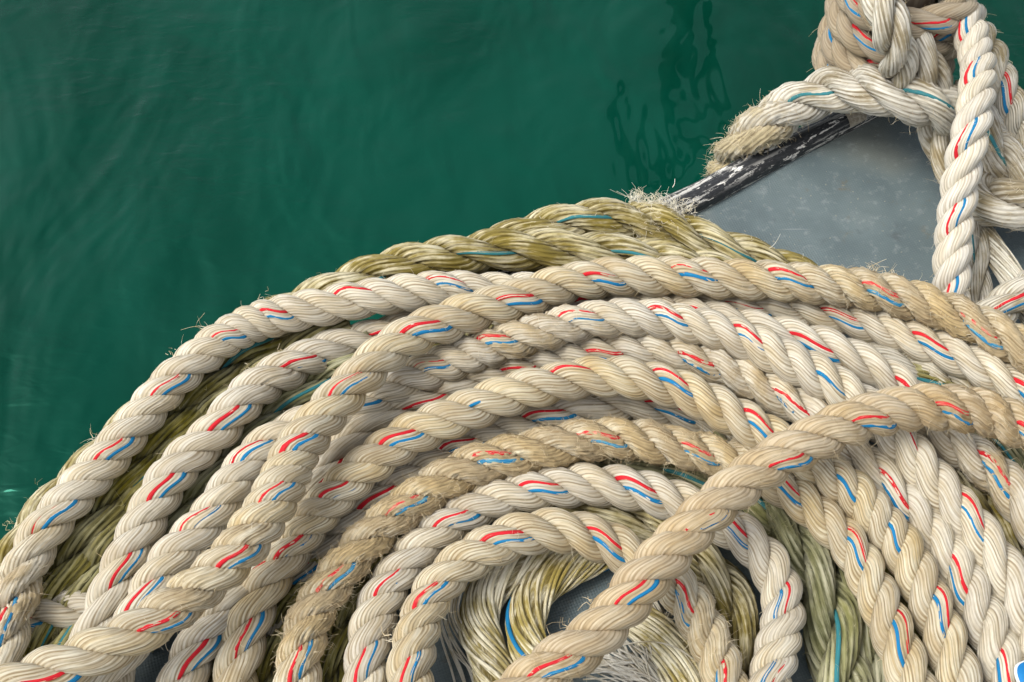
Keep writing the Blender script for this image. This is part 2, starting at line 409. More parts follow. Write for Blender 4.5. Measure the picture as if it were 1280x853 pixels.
# ------------------------------------------------------------------ boat: deck, hull, gunwale
k = NT('grey_deck'); p = k.pos()
m1 = k.mapping(p, (1, 1, 1), (0, 0, PI/4-.35))
sx = k.n('ShaderNodeSeparateXYZ'); k.t.links.new(m1, sx.inputs[0])
FQ = 2*PI/.0046
wv = k.math('MULTIPLY', k.math('SINE', k.math('MULTIPLY', sx.outputs[0], FQ)), k.math('SINE', k.math('MULTIPLY', sx.outputs[1], FQ)))
n1 = k.noise(p, 9, 5, .6); n2 = k.noise(p, 60, 4, .7); n3 = k.noise(p, 4.5, 3, .5)
c = k.mix(k.ramp(n1, .3, .7), (.090, .121, .128), (.132, .171, .176))
c = k.mix(k.math('MULTIPLY', k.ramp(n3, .50, .70), .5), c, (.19, .19, .15))
c = k.mix(k.math('MULTIPLY', k.ramp(n2, .52, .72), .45), c, (.27, .30, .29))
c = k.mix(k.math('MULTIPLY', k.ramp(k.noise(p, 170, 2, .5), .69, .74), .6), c, (.36, .33, .25))
c = k.mix(k.math('MULTIPLY', k.ramp(wv, 0.0, 1.0), .20), c, (.22, .25, .26))
sc1 = k.noise(k.mapping(p, (3, 90, 1), (0, 0, .5)), 1.0, 3, .6); sc2 = k.noise(k.mapping(p, (90, 4, 1), (0, 0, .25)), 1.0, 3, .6)
c = k.mix(k.math('MULTIPLY', k.ramp(k.math('MAXIMUM', sc1, sc2), .69, .75), .5), c, (.30, .32, .32))
c = k.mix(k.math('MULTIPLY', k.ramp(k.noise(p, 26, 5, .75), .58, .74), .6), c, (.13, .105, .065))
c = k.mix(k.math('MULTIPLY', k.ramp(k.noise(p, 14, 4, .65), .60, .72), .5), c, (.055, .062, .066))
k.put(k.b.inputs['Base Color'], c); k.put(k.b.inputs['Roughness'], k.math('ADD', .38, k.math('MULTIPLY', n1, .28))); k.b.inputs['Specular IOR Level'].default_value = .4
k.put(k.b.inputs['Normal'], k.bump(n2, .25, .001, k.bump(wv, .4, .0005)))
M['deck'] = k.m
k = NT('black_gunwale'); fib = k.attr('fib').outputs['Vector']
sp = k.n('ShaderNodeSeparateXYZ'); k.t.links.new(fib, sp.inputs[0])
s1 = k.noise(k.mapping(fib, (1.6, 1.6, .16)), 1.0, 4, .62, .5); s2 = k.noise(k.mapping(fib, (4, 4, 3)), 1.0, 4, .7); s3 = k.noise(k.mapping(fib, (1.3, 1.3, .55)), 1.0, 5, .7)
top = k.ramp(k.noise(k.mapping(fib, (.5, .5, .05)), 1.0, 2), .35, .62)
c = k.mix(k.ramp(s2, .4, .7), (.018, .019, .021), (.045, .047, .05))
scr = k.math('MULTIPLY', k.ramp(k.math('ADD', s1, k.math('MULTIPLY', k.math('SUBTRACT', s2, .5), .35)), .525, .55), top)
scr = k.math('MAXIMUM', scr, k.ramp(s3, .59, .61)); c = k.mix(scr, c, (.74, .72, .66))
k.put(k.b.inputs['Base Color'], c); k.b.inputs['Roughness'].default_value = .42
k.put(k.b.inputs['Normal'], k.bump(k.math('SUBTRACT', s2, scr), .35, .001))
M['gunwale'] = k.m
k = NT('tar_hull'); c = k.mix(k.ramp(k.noise(k.pos(), 6, 4), .35, .7), (.02, .022, .024), (.05, .052, .05))
k.put(k.b.inputs['Base Color'], c); k.b.inputs['Roughness'].default_value = .5
M['hull'] = k.m

edge_px = [(-420, 985), (-200, 850), (0, 712), (150, 600), (300, 502), (410, 452), (560, 382), (700, 322), (850, 257), (880, 244), (950, 204), (1018, 169), (1070, 143), (1118, 118)]
EL, _ = path([(x, y, 0.006) for x, y in edge_px], .01, .03)
ER, _ = path([(1118, 118, .006), (1180, 128, .006), (1262, 158, .006), (1360, 205, .006), (1500, 270, .006)], .01, .005)
outline = [tuple(v[:2]) for v in EL[::3]]+[tuple(v[:2]) for v in ER[1::3]]
br = at(1500, 1250); bl = at(-420, 1250)
outline += [(ER[-1][0], br[1]), (EL[0][0], br[1])]
boat = empty('boat', tuple(at(700, 600)))
tag(boat, 'grey textured boat deck with a scratched black gunwale tube along the water', 'boat')
bo = np.array(boat.location)
me = bpy.data.meshes.new('deck'); n = len(outline)
me.from_pydata([(x-bo[0], y-bo[1], -bo[2]) for x, y in outline], [], [list(range(n))[::-1]]); me.update()
link('deck', me, M['deck'], boat)
me = bpy.data.meshes.new('hull')
cx, cy = np.mean([o[0] for o in outline]), np.mean([o[1] for o in outline])
vt = [(x-bo[0], y-bo[1], -.002-bo[2]) for x, y in outline]+[(x+(cx-x)*.08-bo[0], y+(cy-y)*.08-bo[1], WATER_Z-.2-bo[2]) for x, y in outline]
me.from_pydata(vt, [], [(i, i+n, (i+1) % n+n, (i+1) % n) for i in range(n)]); me.update()
link('hull', me, M['hull'], boat)
def gunwale(C, R):
    S = len(C); T, N, B = frame(C); s = np.arange(S)*.01; Mr = 20; a = np.arange(Mr)*2*PI/Mr
    rr = R*(1+.03*np.stack([snoise(S, 8, 1) for _ in range(1)], 0)[0])
    V = C[:, None]+rr[:, None, None]*(np.cos(a)[None, :, None]*N[:, None]+np.sin(a)[None, :, None]*B[:, None])
    fb = np.stack([np.broadcast_to(np.cos(a)*2, (S, Mr)), np.broadcast_to(np.sin(a)*2, (S, Mr)), np.broadcast_to((s*60)[:, None], (S, Mr))], -1)
    link('gunwale', mesh_np('gunwale', V.reshape(-1, 3)-bo, tube_faces(S, Mr), attrs={'fib': fb.reshape(-1, 3)}), M['gunwale'], boat)
gunwale(EL, .0195); gunwale(ER, .0195)
# worn beige patch on the gunwale, near the knot
k = NT('beige_patch'); n2 = k.noise(k.pos(), 220, 4, .7)
k.put(k.b.inputs['Base Color'], k.mix(k.ramp(n2, .35, .6), (.55, .49, .38), (.33, .28, .21))); k.b.inputs['Roughness'].default_value = .8
k.put(k.b.inputs['Normal'], k.bump(n2, .6, .001))
i0 = np.argmin(((proj(EL)-np.array((1055, 151)))**2).sum(1)); seg = EL[i0-1:i0+3]
T, N, B = frame(seg); a = np.linspace(-.75, .7, 9)
Vp = (seg[:, None]+.0206*(np.cos(a)[None, :, None]*N[:, None]+np.sin(a)[None, :, None]*B[:, None])).reshape(-1, 3)-bo
link('patch', mesh_np('patch', Vp, tube_faces(len(seg), 9, False)), k.m, boat)

# ------------------------------------------------------------------ mooring post
pc = at(1112, 46, .13); PCX, PCY = pc[0], pc[1]
k = NT('weathered_post'); q = k.mapping(k.pos(), (30, 30, 3)); n1 = k.noise(q, 2, 5, .65)
k.put(k.b.inputs['Base Color'], k.mix(k.ramp(n1, .35, .65), (.10, .07, .045), (.22, .18, .13))); k.b.inputs['Roughness'].default_value = .85
k.put(k.b.inputs['Normal'], k.bump(n1, .6, .002))
post = empty('mooring_post', (PCX, PCY, 0)); tag(post, 'brown weathered wooden post hidden in the knotted ropes', 'post')
zz = np.array([0, .06, .30, .325, .34, .342]); rr = np.array([.028, .028, .046, .046, .040, .001]); Mr = 28; a = np.arange(Mr)*2*PI/Mr
V = np.stack([rr[:, None]*np.cos(a)[None]*(1+.03*np.sin(3*a))[None], rr[:, None]*np.sin(a)[None]*(1+.03*np.sin(3*a))[None], np.broadcast_to(zz[:, None], (6, Mr))], -1)
link('shaft', mesh_np('shaft', V.reshape(-1, 3), tube_faces(6, Mr)), k.m, post)

# ------------------------------------------------------------------ the coil of mooring line
GC = 'turns of the cream mooring line coiled on the deck'
GO = 'old olive ropes lying under the cream coil'
GK = 'ropes knotted round the mooring post'
def Z(pts, *zs):
    """spread heights zs evenly along pts"""
    f = np.interp(np.linspace(0, 1, len(pts)), np.linspace(0, 1, len(zs)), zs)
    return [(x, y, float(z)) for (x, y), z in zip(pts, f)]

rope('mooring_rope', 'outermost cream rope along the water, dirty brown at its lower left end', [(-14, 890, .08), (0, 830, .08), (10, 780, .085), (20, 740, .09), (37, 696, .09), (61, 656, .09), (106, 603, .09), (142, 566, .09), (167, 532, .09), (194, 502, .09),
     (222, 471, .09), (255, 441, .09), (283, 421, .09), (314, 404, .09), (365, 391, .09), (428, 378, .09), (490, 369, .09), (553, 362, .085), (605, 364, .07), (680, 366, .055),
     (750, 366, .05), (820, 370, .05), (870, 376, .05), (930, 384, .05), (985, 386, .05), (1030, 392, .055), (1075, 402, .06), (1120, 417, .065), (1160, 432, .07), (1197, 446, .075), (1237, 465, .08), (1267, 484, .08), (1310, 515, .08)],
     mat='pale', anchors=[(74, 640), (143, 567), (216, 492), (300, 420), (330, 384), (455, 362), (567, 356), (930, 394), (1050, 416), (1165, 447)],
     chafe=[(8, 765, 40, .8), (30, 720, 25, .35), (560, 362, 40, .2)], hairs=120, tufts=[(250, 395, 5, .022, .5), (112, 540, 6, .014, .7), (335, 370, 8, .008, 1.2), (210, 436, 5, .008, .8)], group=GC)

rope('mooring_rope', 'cream rope lying over its neighbours from lower left corner, hairy and browned towards right edge', [(-30, 880, .16), (47, 846, .16), (125, 814, .165), (200, 772, .17), (262, 725, .17), (310, 676, .17), (343, 625, .168), (361, 585, .165), (379, 551, .162), (410, 514, .16), (455, 467, .155), (482, 440, .15),
     (515, 419, .145), (553, 403, .14), (605, 386, .13), (654, 373, .12), (692, 360, .11), (733, 350, .105), (780, 346, .10), (841, 346, .10), (902, 348, .10), (963, 352, .10), (1020, 355, .10), (1068, 360, .10), (1121, 370, .10), (1163, 382, .10), (1205, 398, .105), (1245, 416, .11), (1280, 437, .11), (1320, 462, .11)],
     R=D0*.52, anchors=[(47, 846), (205, 780), (302, 712), (376, 632), (346, 560), (418, 468), (518, 400), (635, 357), (748, 333), (870, 335), (993, 350), (1100, 352), (1220, 408)],
     chafe=[(235, 755, 28, .9), (330, 690, 22, 1.0), (310, 715, 20, .7), (960, 350, 90, .3), (1100, 365, 60, .75), (1200, 395, 60, .95), (1280, 435, 40, 1.0), (850, 350, 60, .15)],
     hairs=130, tufts=[(1090, 345, 20, .014, 1.0), (1110, 345, 14, .012, 1.0)], group=GC)

rope('mooring_rope', 'second cream rope from the water on the left, ducking under the top turn', Z([(60, 880), (92, 840), (114, 806), (130, 765), (146, 727), (162, 692), (183, 645), (203, 613), (223, 581), (273, 538), (301, 504), (324, 482), (371, 455), (415, 436), (455, 424), (485, 418), (525, 408), (600, 398), (700, 386), (800, 384), (870, 395),
     (925, 410), (960, 415), (1000, 424), (1047, 441), (1082, 457), (1112, 472), (1150, 505), (1185, 548), (1220, 572), (1252, 599), (1275, 626), (1300, 665)], .08, .08, .085, .09, .09, .05, .035, .06, .075, .09, .08, .075, .075),
     mat='pale', anchors=[(150, 711), (205, 612), (286, 527), (370, 460), (1017, 433)], chafe=[(1256, 578, 24, 1.1), (1190, 555, 40, .3), (330, 480, 40, .2)], hairs=100,
     tufts=[(345, 425, 8, .008, 1.2), (312, 455, 6, .008, 1.2)], group=GC)

rope('mooring_rope', 'cream rope just below the top turn, tan stained left of the middle of the coil', Z([(130, 860), (150, 825), (168, 786), (186, 747), (208, 707), (232, 680), (266, 645), (291, 606), (315, 575), (345, 548), (380, 534), (425, 522), (461, 506), (488, 490), (518, 473), (550, 457), (585, 444), (621, 431), (662, 420), (702, 408), (743, 401), (784, 396), (821, 398), (857, 405), (892, 412), (926, 422), (959, 438), (983, 451), (1009, 462),
     (1041, 482), (1062, 495), (1100, 525), (1134, 562), (1158, 592), (1188, 625), (1213, 655), (1238, 686), (1257, 715), (1274, 745), (1292, 785), (1305, 830)], .09, .09, .09, .08, .08, .10, .11, .11, .11, .11, .10, .095, .09, .09),
     mat='pale', anchors=[(183, 741), (257, 645), (328, 576), (460, 508), (555, 468), (619, 417), (736, 400), (842, 408), (1046, 462), (1145, 553), (1222, 645)], chafe=[(630, 430, 45, .7), (700, 412, 40, .35), (790, 400, 60, .25)], hairs=110, group=GC)

rope('mooring_rope', 'half hidden cream rope overlapped by the tan stained turn above and the clean one below', Z([(205, 905), (222, 865), (240, 820), (265, 785), (300, 735), (335, 685), (360, 645), (388, 610), (407, 587), (424, 567), (442, 547), (474, 528), (506, 510), (549, 493), (575, 480), (605, 469), (650, 458), (690, 449), (730, 443), (775, 438), (827, 440), (870, 448), (910, 460), (950, 480), (985, 500), (1015, 520), (1050, 550), (1085, 582), (1108, 605),
     (1128, 628), (1152, 654), (1175, 683), (1197, 712), (1216, 746), (1233, 780), (1250, 820), (1268, 870)], .07, .075, .08, .075, .07, .07, .075, .08, .08, .08, .08, .08),
     mat='pale', anchors=[(226, 818), (390, 604), (526, 492), (648, 456), (752, 436), (870, 445), (985, 507), (1140, 612), (1217, 712), (1265, 838)], chafe=[(900, 460, 50, .5), (960, 490, 40, .5), (840, 440, 40, .3), (1085, 580, 25, .4)], hairs=100, group=GC)

rope('mooring_rope', 'clean cream rope directly above the sunken grey one in the middle of the coil', Z([(288, 905), (293, 860), (300, 820), (308, 785), (322, 748), (345, 712), (368, 680), (389, 650), (415, 624), (439, 600), (464, 577), (495, 555), (527, 536), (561, 523), (601, 507), (642, 491), (679, 482), (713, 475), (751, 470), (791, 473), (826, 480), (858, 491), (889, 504), (919, 520), (946, 537), (978, 558), (1010, 576), (1040, 594),
     (1075, 624), (1105, 656), (1131, 691), (1152, 730), (1169, 768), (1184, 806), (1199, 850), (1210, 890)], .07, .075, .085, .10, .115, .12, .12, .12, .115, .11, .10, .09, .085, .085),
     anchors=[(325, 800), (388, 690), (410, 605), (500, 545), (608, 500), (728, 473), (845, 487), (950, 540), (1055, 630), (1131, 655), (1192, 765)], chafe=[(375, 660, 30, .3)], hairs=90, group=GC)

rope('mooring_rope', 'pale grey cream rope sunk between the clean middle rope and the hairy brown one', Z([(330, 800), (350, 745), (375, 712), (402, 686), (428, 662), (454, 640), (478, 617), (512, 594), (537, 576), (575, 558), (614, 543), (650, 531), (689, 519), (734, 508), (781, 504), (830, 511), (870, 522), (905, 537), (945, 565), (980, 600)], .03, .04, .06, .065, .065, .06, .04, .03),
     mat='pale', anchors=[(472, 616), (581, 562), (680, 535), (842, 515)], hairs=70, group=GC)

rope('mooring_rope', 'most worn rope, hairy and sandy brown through the middle and at lower left', Z([(366, 905), (371, 860), (375, 822), (383, 780), (399, 750), (419, 724), (444, 692), (470, 664), (497, 642), (530, 617), (561, 599), (591, 583), (642, 570), (683, 560), (741, 549), (781, 548), (822, 554), (862, 562), (903, 572), (935, 585), (960, 597), (983, 611), (1010, 632), (1040, 658), (1067, 686), (1086, 721), (1102, 758), (1120, 798), (1138, 845), (1152, 890)],
     .08, .085, .09, .09, .09, .095, .095, .09, .085, .085, .085, .085), R=D0*.505,
     anchors=[(380, 830), (420, 728), (512, 640), (620, 583), (760, 567), (870, 573), (980, 622), (1062, 705), (1112, 810)],
     chafe=[(620, 575, 70, .95), (740, 550, 70, .95), (850, 562, 50, .9), (915, 575, 25, .6), (520, 625, 50, .95), (440, 695, 40, .9), (410, 735, 40, .9), (385, 790, 40, .8)], hairs=260, fib='fib_tan', group=GC)

rope('mooring_rope', 'cream rope just under the hairy brown one, next outside the innermost turn', Z([(455, 900), (456, 855), (457, 825), (461, 795), (470, 762), (487, 731), (508, 703), (533, 676), (565, 651), (600, 632), (640, 618), (676, 612), (720, 606), (760, 607), (800, 613), (840, 625), (875, 640), (905, 655), (928, 668), (952, 690), (972, 722), (981, 762), (975, 801), (965, 840), (955, 885)],
     .07, .07, .07, .07, .075, .08, .075, .07, .075, .075), mat='pale', anchors=[(466, 828), (484, 732), (567, 652), (680, 612), (800, 620), (918, 668), (955, 770), (985, 845)], chafe=[(590, 640, 25, .2)], hairs=80, group=GC)

rope('mooring_rope', 'innermost cream rope curling over the two unlaid strands, browner after the crossing', Z([(511, 905), (512, 860), (513, 830), (519, 795), (531, 760), (549, 729), (576, 703), (608, 686), (645, 669), (685, 662), (725, 666), (755, 676), (780, 690), (808, 706), (836, 724), (860, 750), (878, 780), (893, 810), (905, 842), (915, 885)],
     .085, .085, .085, .09, .095, .09, .085, .08, .075, .075), anchors=[(514, 838), (525, 740), (625, 655), (770, 660), (875, 742), (905, 850)], chafe=[(520, 780, 25, .4), (600, 680, 35, .35), (880, 780, 60, .55)], hairs=120,
     tufts=[(488, 790, 16, .010, 1.2)], group=GC)

rope('crossing_rope', 'sandy rope lying diagonally on top of the whole coil', [(600, 905, .13), (640, 868, .14), (687, 835, .15), (735, 803, .155), (785, 750, .16), (816, 712, .165), (842, 684, .165), (876, 648, .17), (916, 612, .17), (966, 577, .17), (1024, 547, .17), (1074, 524, .168), (1135, 510, .16), (1201, 510, .155), (1255, 524, .15), (1310, 550, .14)],
     R=D0*.51, mat='sand', anchors=[(692, 828), (780, 735), (858, 650), (968, 578), (1077, 528), (1185, 515), (1278, 530)], chafe=[(690, 835, 30, .5), (900, 620, 60, .3), (1040, 540, 60, .4), (1240, 520, 50, .85), (1180, 500, 30, .4)], hairs=120,
     tufts=[(742, 752, 7, .012, .8), (715, 795, 5, .010, .8)], group=GC)

rope('mooring_rope', 'short cream piece lying level between two ropes at the lower left corner', Z([(-30, 800), (0, 787), (30, 778), (67, 769), (105, 762), (150, 755)], .045, .05, .045), mat='pale', anchors=[(28, 786)], hairs=40, group=GC)
rope('mooring_rope', 'dirty white piece glimpsed in the gap above the diagonal rope', Z([(1020, 452), (1065, 452), (1110, 456), (1150, 463), (1190, 478), (1230, 500)], .035, .04, .035), mat='bleached', marks=None, hairs=40, group=GC)

# ------------------------------------------------------------------ old olive ropes beneath
OR = .0285
def olive(label, pts, mat='olive', R=OR, **kw):
    kw.setdefault('marks', 'b'); kw.setdefault('hairs', 90)
    kw.setdefault('ny', 12); kw.setdefault('groove', .19)
    rope('old_rope', label, pts, R=R, mat=mat, group=GO, pitch=kw.pop('pitch', 3.3*2*R), **kw)
olive('yellow green rope nearest the water, with a bursting frayed strand at its right end', Z([(560, 345), (600, 320), (640, 300), (690, 284), (740, 275), (790, 275), (835, 286), (872, 300), (910, 314), (955, 330), (1010, 352)], .03, .05, .06, .06, .05, .03), anchors=[(735, 268)],
      tufts=[(793, 225, 14, .022, .7), (800, 236, 60, .013, 1.3), (818, 240, 110, .013, 1.6), (838, 258, 100, .013, 1.8), (850, 280, 90, .012, 1.8)], chafe=[(815, 265, 22, .9)], fib='fib_white')
olive('yellow green rope with teal yarns between the cream coil and the frayed olive rope', Z([(300, 425), (350, 397), (390, 378), (430, 360), (470, 344), (520, 329), (570, 319), (620, 314), (680, 313), (740, 316), (800, 322), (860, 334), (920, 350), (990, 375)], .05, .06, .065, .065, .065, .05, .03), anchors=[(440, 343), (600, 303), (810, 315)])
olive('dark mossy rope under the outer turn on the left, nearest the water', Z([(420, 385), (350, 415), (305, 440), (268, 476), (232, 518), (198, 560), (166, 600), (135, 640), (106, 680), (80, 720), (58, 765), (42, 810), (28, 870)][::-1], .035, .045, .045, .035), mat='mossy', R=.031, anchors=[(165, 590)])
olive('mossy green rope pressed against the second cream rope on the left', Z([(430, 412), (350, 462), (300, 500), (255, 545), (218, 588), (184, 632), (152, 676), (125, 720), (100, 770), (80, 820), (62, 880)][::-1], .035, .04, .035), mat='mossy', R=.031)
olive('thin olive edge of a rope peeping out on the water side of the outer turn', Z([(262, 452), (200, 502), (144, 562), (103, 602), (56, 652), (30, 692), (6, 740), (-14, 800)][::-1], .045, .045), mat='olive', marks=None, hairs=130, tufts=[(60, 620, 10, .008, 1), (30, 665, 10, .008, 1)])
olive('grey green rope in the gap between second and third cream ropes on the left', Z([(470, 440), (420, 468), (375, 500), (330, 533), (292, 574), (256, 616), (230, 655), (204, 697), (180, 745), (160, 800)][::-1], .035, .04, .035), mat='sage', R=.030)
olive('dark mossy rope in the gap at the lower left, between two steep cream ropes', Z([(450, 660), (405, 698), (370, 742), (348, 786), (335, 832), (325, 890)][::-1], .03, .03), mat='mossy', marks=None)
olive('mossy rope left of the paired cream ropes at the bottom', Z([(540, 660), (500, 690), (465, 722), (441, 757), (426, 796), (416, 838), (410, 890)][::-1], .03, .03), mat='mossy', marks=None)
olive('dark rope lowest in the black gap right of the lower left crossing', Z([(330, 700), (300, 740), (275, 790), (262, 840), (255, 890)][::-1], .028, .028), mat='mossy', marks=None)
olive('thick golden olive rope under the crossing, right of the unlaid strands', Z([(640, 640), (700, 636), (760, 640), (812, 655), (852, 682), (885, 712), (910, 748), (925, 790), (934, 835), (940, 890)], .03, .035, .035, .035), mat='olive', R=.030, marks=None, pitch=.21)
olive('thick sage green rope with one teal yarn at the bottom right of centre', Z([(880, 570), (930, 600), (972, 645), (1003, 688), (1027, 735), (1042, 782), (1050, 832), (1056, 890)], .03, .04, .04, .04), mat='sage', R=.034, pitch=.24, anchors=[(1062, 830)], chafe=[(985, 640, 40, .6)], hairs=160)
olive('grey green rope mostly hidden beside the thick sage rope', Z([(960, 590), (1000, 632), (1036, 682), (1064, 730), (1084, 785), (1095, 840), (1104, 890)], .03, .03), mat='sage', marks=None, R=.027)
olive('olive rope showing in the gap between the two right hand cream turns', Z([(1110, 535), (1165, 566), (1206, 600), (1242, 642), (1274, 690), (1310, 745)], .03, .03), mat='olive', marks=None)
olive('dark olive rope in the shade above the diagonal rope at the right', Z([(1110, 470), (1160, 480), (1205, 486), (1250, 500), (1300, 525)], .03, .03), mat='mossy')
olive('dark olive rope at the right edge below the diagonal rope', Z([(1165, 505), (1200, 520), (1240, 545), (1275, 575), (1320, 625)], .03, .035), mat='sage', anchors=[(1262, 566)])
olive('olive rope seen between the lower right cream turns', Z([(1140, 640), (1180, 690), (1212, 740), (1235, 790), (1254, 840), (1268, 890)][:], .03, .03), mat='olive', marks=None)
olive('olive rope deep between the two bottom right turns', Z([(1080, 640), (1120, 700), (1150, 760), (1172, 820), (1188, 890)][:], .03, .03), mat='mossy', marks=None)
olive('mossy rope crossing in shade below the hairy brown rope', Z([(560, 650), (640, 605), (720, 585), (800, 585), (860, 592), (910, 610), (960, 650)], .03, .03), mat='sage', hairs=160)
olive('mossy rope lowest under the upper right turns', Z([(520, 430), (600, 425), (720, 420), (840, 425), (940, 440), (1020, 470), (1090, 520)], .028, .028), mat='mossy', marks=None)
olive('mossy rope lowest under the middle turns', Z([(440, 600), (520, 550), (620, 515), (740, 500), (840, 505), (930, 540), (1010, 600)], .028, .028), mat='mossy', marks=None)

# unlaid strands and loose yarns at the bottom centre
GU = 'unlaid olive strands under the innermost turn'
bundle('unlaid_strand', 'left of two thick unlaid strands, golden at the rim and white in the middle', Z([(740, 668), (700, 682), (662, 700), (632, 718), (607, 742), (598, 774), (607, 810), (620, 846), (632, 890)], .03, .035, .035, .035, .035), [.032, .036, .039, .039, .038, .041, .042], 27, .0021, 'straw', twist=-27, group=GU)
bundle('unlaid_strand', 'right of two thick unlaid strands, with a blue yarn near its lower end', Z([(790, 680), (750, 694), (712, 708), (685, 724), (664, 748), (656, 778), (660, 812), (672, 842), (690, 890)], .02, .03, .035, .04, .04), [.026, .034, .040, .039, .037, .039, .040], 27, .0021, 'straw', twist=-27, marker='blue', mark_at=(650, 805), group=GU)
bundle('unlaid_strand', 'olive and white unlaid strand arching down right of the deck gap', Z([(770, 765), (795, 775), (822, 796), (845, 825), (862, 860), (875, 900)], .03, .04, .04, .035), [.03, .042, .045, .045], 30, .0021, 'straw', twist=-5, group=GU)
bundle('unlaid_strand', 'straggling pale yarns fanning down behind the browner inner turn', Z([(800, 730), (822, 758), (842, 790), (860, 820), (880, 860), (895, 900)], .025, .025, .022), [.03, .05, .065, .07], 34, .0013, 'bleached', twist=0, spread=.25, core=False, wob=.004, group=GU)

def loose_yarns(label, spec, yr, mat):
    root = empty('loose_yarns'); off = at(*spec[0][0]); root.location = off
    for n_, pts in enumerate(spec):
        C, s = path(pts, .005, .006); S = len(C); T, N, B = frame(C); a = np.arange(6)*2*PI/6
        V = C[:, None]+yr*rng.uniform(.8, 1.15)*(np.cos(a)[None, :, None]*N[:, None]+np.sin(a)[None, :, None]*B[:, None])
        fb = np.stack([np.broadcast_to(np.cos(a)+n_*3.1, (S, 6)), np.broadcast_to(np.sin(a), (S, 6)), np.broadcast_to((s*28)[:, None], (S, 6))], -1).reshape(-1, 3)
        link('yarn', mesh_np('yarn', V.reshape(-1, 3)-off, tube_faces(S, 6), attrs={'fib': fb, 'chafe': np.zeros(S*6), 'groove': np.zeros(S*6)}), M[mat], root)
    tag(root, label, 'yarn')
sp = []
for i in range(15):
    x0 = 548+i*1.9; e = random.uniform(-1, 1)
    sp.append([(x0+2, 735+random.uniform(-6, 6), .06), (x0+e*2-2, 770, .045), (x0+6+i*1.2+e*3, 805, .025), (x0+16+i*3.0+e*4, 835, .015), (x0+26+i*4.0+e*8, 872, .012)])
sp += [[(566, 738, .06), (560, 775, .04), (566, 815, .02), (588, 838, .02), (598, 880, .02)], [(562, 742, .06), (553, 770, .04), (556, 800, .02), (580, 826, .02), (596, 850, .03), (604, 890, .03)]]
loose_yarns('loose pale yarns hanging beside the left unlaid strand', sp, .0013, 'bleached')
sp = []
for i in range(84):
    a = random.uniform(2.2, 4.6); x, y = 800+random.uniform(-22, 20), 842+random.uniform(-16, 20); L = random.uniform(35, 85)
    dx, dy = math.cos(a)*L, -abs(math.sin(a))*L*.75+random.uniform(-8, 18)
    sp.append([(x+12, y+18, .03), (x, y, .04), (x+dx*.5+random.uniform(-6, 6), y+dy*.5+random.uniform(-5, 5), .05), (x+dx, y+dy, .025)])
sp.append([(742, 812, .05), (780, 806, .05), (815, 802, .065), (850, 812, .06), (880, 835, .05)])
loose_yarns('fan of white chopped yarn ends beside the diagonal rope at the bottom', sp, .0011, 'bleached')

# ------------------------------------------------------------------ ropes round the post (top right)
ang = np.linspace(-.6*PI, 7.3*PI, 500)
Ch = np.stack([PCX+.073*np.cos(PI/2+ang), PCY+.073*np.sin(PI/2+ang), .075+.0415*ang/(2*PI)], -1)
rope('post_rope', 'tan rope wound in tight turns round the mooring post', None, C=Ch, R=.0215, mat='tan', sig=.004, pitch=.105, group=GK, hairs=60, anchors=[(1040, 45)])
rope('post_rope', 'heavy bleached rope bent over the gunwale, with a mossy hairy tail above the water', [(905, 240, -.14), (910, 215, -.06), (922, 192, .005), (942, 171, .035), (961, 152, .05), (1005, 125, .075), (1052, 110, .105), (1099, 113, .14), (1146, 125, .15), (1180, 137, .13), (1210, 150, .10), (1245, 170, .08)],
     R=.031, mat='bleached', marks='b', ny=15, groove=.105, pitch=.165, anchors=[(1020, 112)], chafe=[(910, 205, 22, 1.0), (935, 175, 22, .9), (965, 150, 25, .55), (1150, 125, 30, .3)], hairs=150, tufts=[(905, 185, 8, .014, 1.0), (925, 175, 12, .008, 1)], group=GK, ext=0)
rope('post_rope', 'bleached rope hanging over the front of the tan turns', [(1092, -48, .245), (1100, -14, .27), (1108, 18, .268), (1117, 50, .24), (1124, 80, .19), (1130, 105, .14), (1136, 130, .09)], R=.0255, mat='bleached', marks=None, ny=13, groove=.105, pitch=.16, hairs=70, group=GK, ext=0)
rope('post_rope', 'bleached rope coming from behind the knot down beside the deck', [(1108, 8, .17), (1126, 30, .185), (1146, 60, .20), (1163, 98, .165), (1168, 132, .11), (1172, 168, .08), (1184, 206, .07), (1203, 245, .06), (1217, 282, .05), (1222, 325, .04), (1224, 372, .03), (1228, 420, .03)], R=.026, mat='bleached', marks='b', ny=14, groove=.105, pitch=.19, hairs=70, group=GK,
     taper=([0, .45, .62, 1], [1, 1.0, .66, .62]))
rope('post_rope', 'clean white rope with red and blue yarns dropping straight in front of the knot', [(1190, 420, .05), (1189, 385, .065), (1189, 350, .085), (1190, 318, .10), (1193, 284, .115), (1197, 250, .13), (1202, 217, .15), (1208, 188, .17), (1215, 156, .185), (1221, 124, .195), (1223, 86, .20), (1214, 44, .21), (1200, 10, .215), (1180, -25, .20)],
     mat='white', R=.0225, anchors=[(1192, 368), (1192, 275), (1210, 168), (1229, 86), (1222, 42)], hairs=90, group=GK, ext=0)
rope('post_rope', 'white rope at the right edge behind the clean one, hanging over water', [(1200, 0, .12), (1222, 40, .13), (1240, 74, .13), (1253, 105, .125), (1263, 135, .11), (1276, 168, .09), (1292, 205, .07), (1316, 262, .045), (1345, 330, .03)], R=.022, mat='bleached', marks='rb', groove=.08, anchors=[(1258, 125), (1285, 200)], hairs=120, group=GK, ext=0)
rope('post_rope', 'dirty bleached rope behind the clean white one, slanting to the right edge', [(1190, 118, .10), (1215, 148, .11), (1240, 182, .105), (1258, 208, .095), (1280, 232, .085), (1310, 262, .07)], R=.029, mat='bleached', marks='b', ny=14, groove=.105, pitch=.17, hairs=70, chafe=[(1245, 205, 25, .4)], group=GK, ext=0)
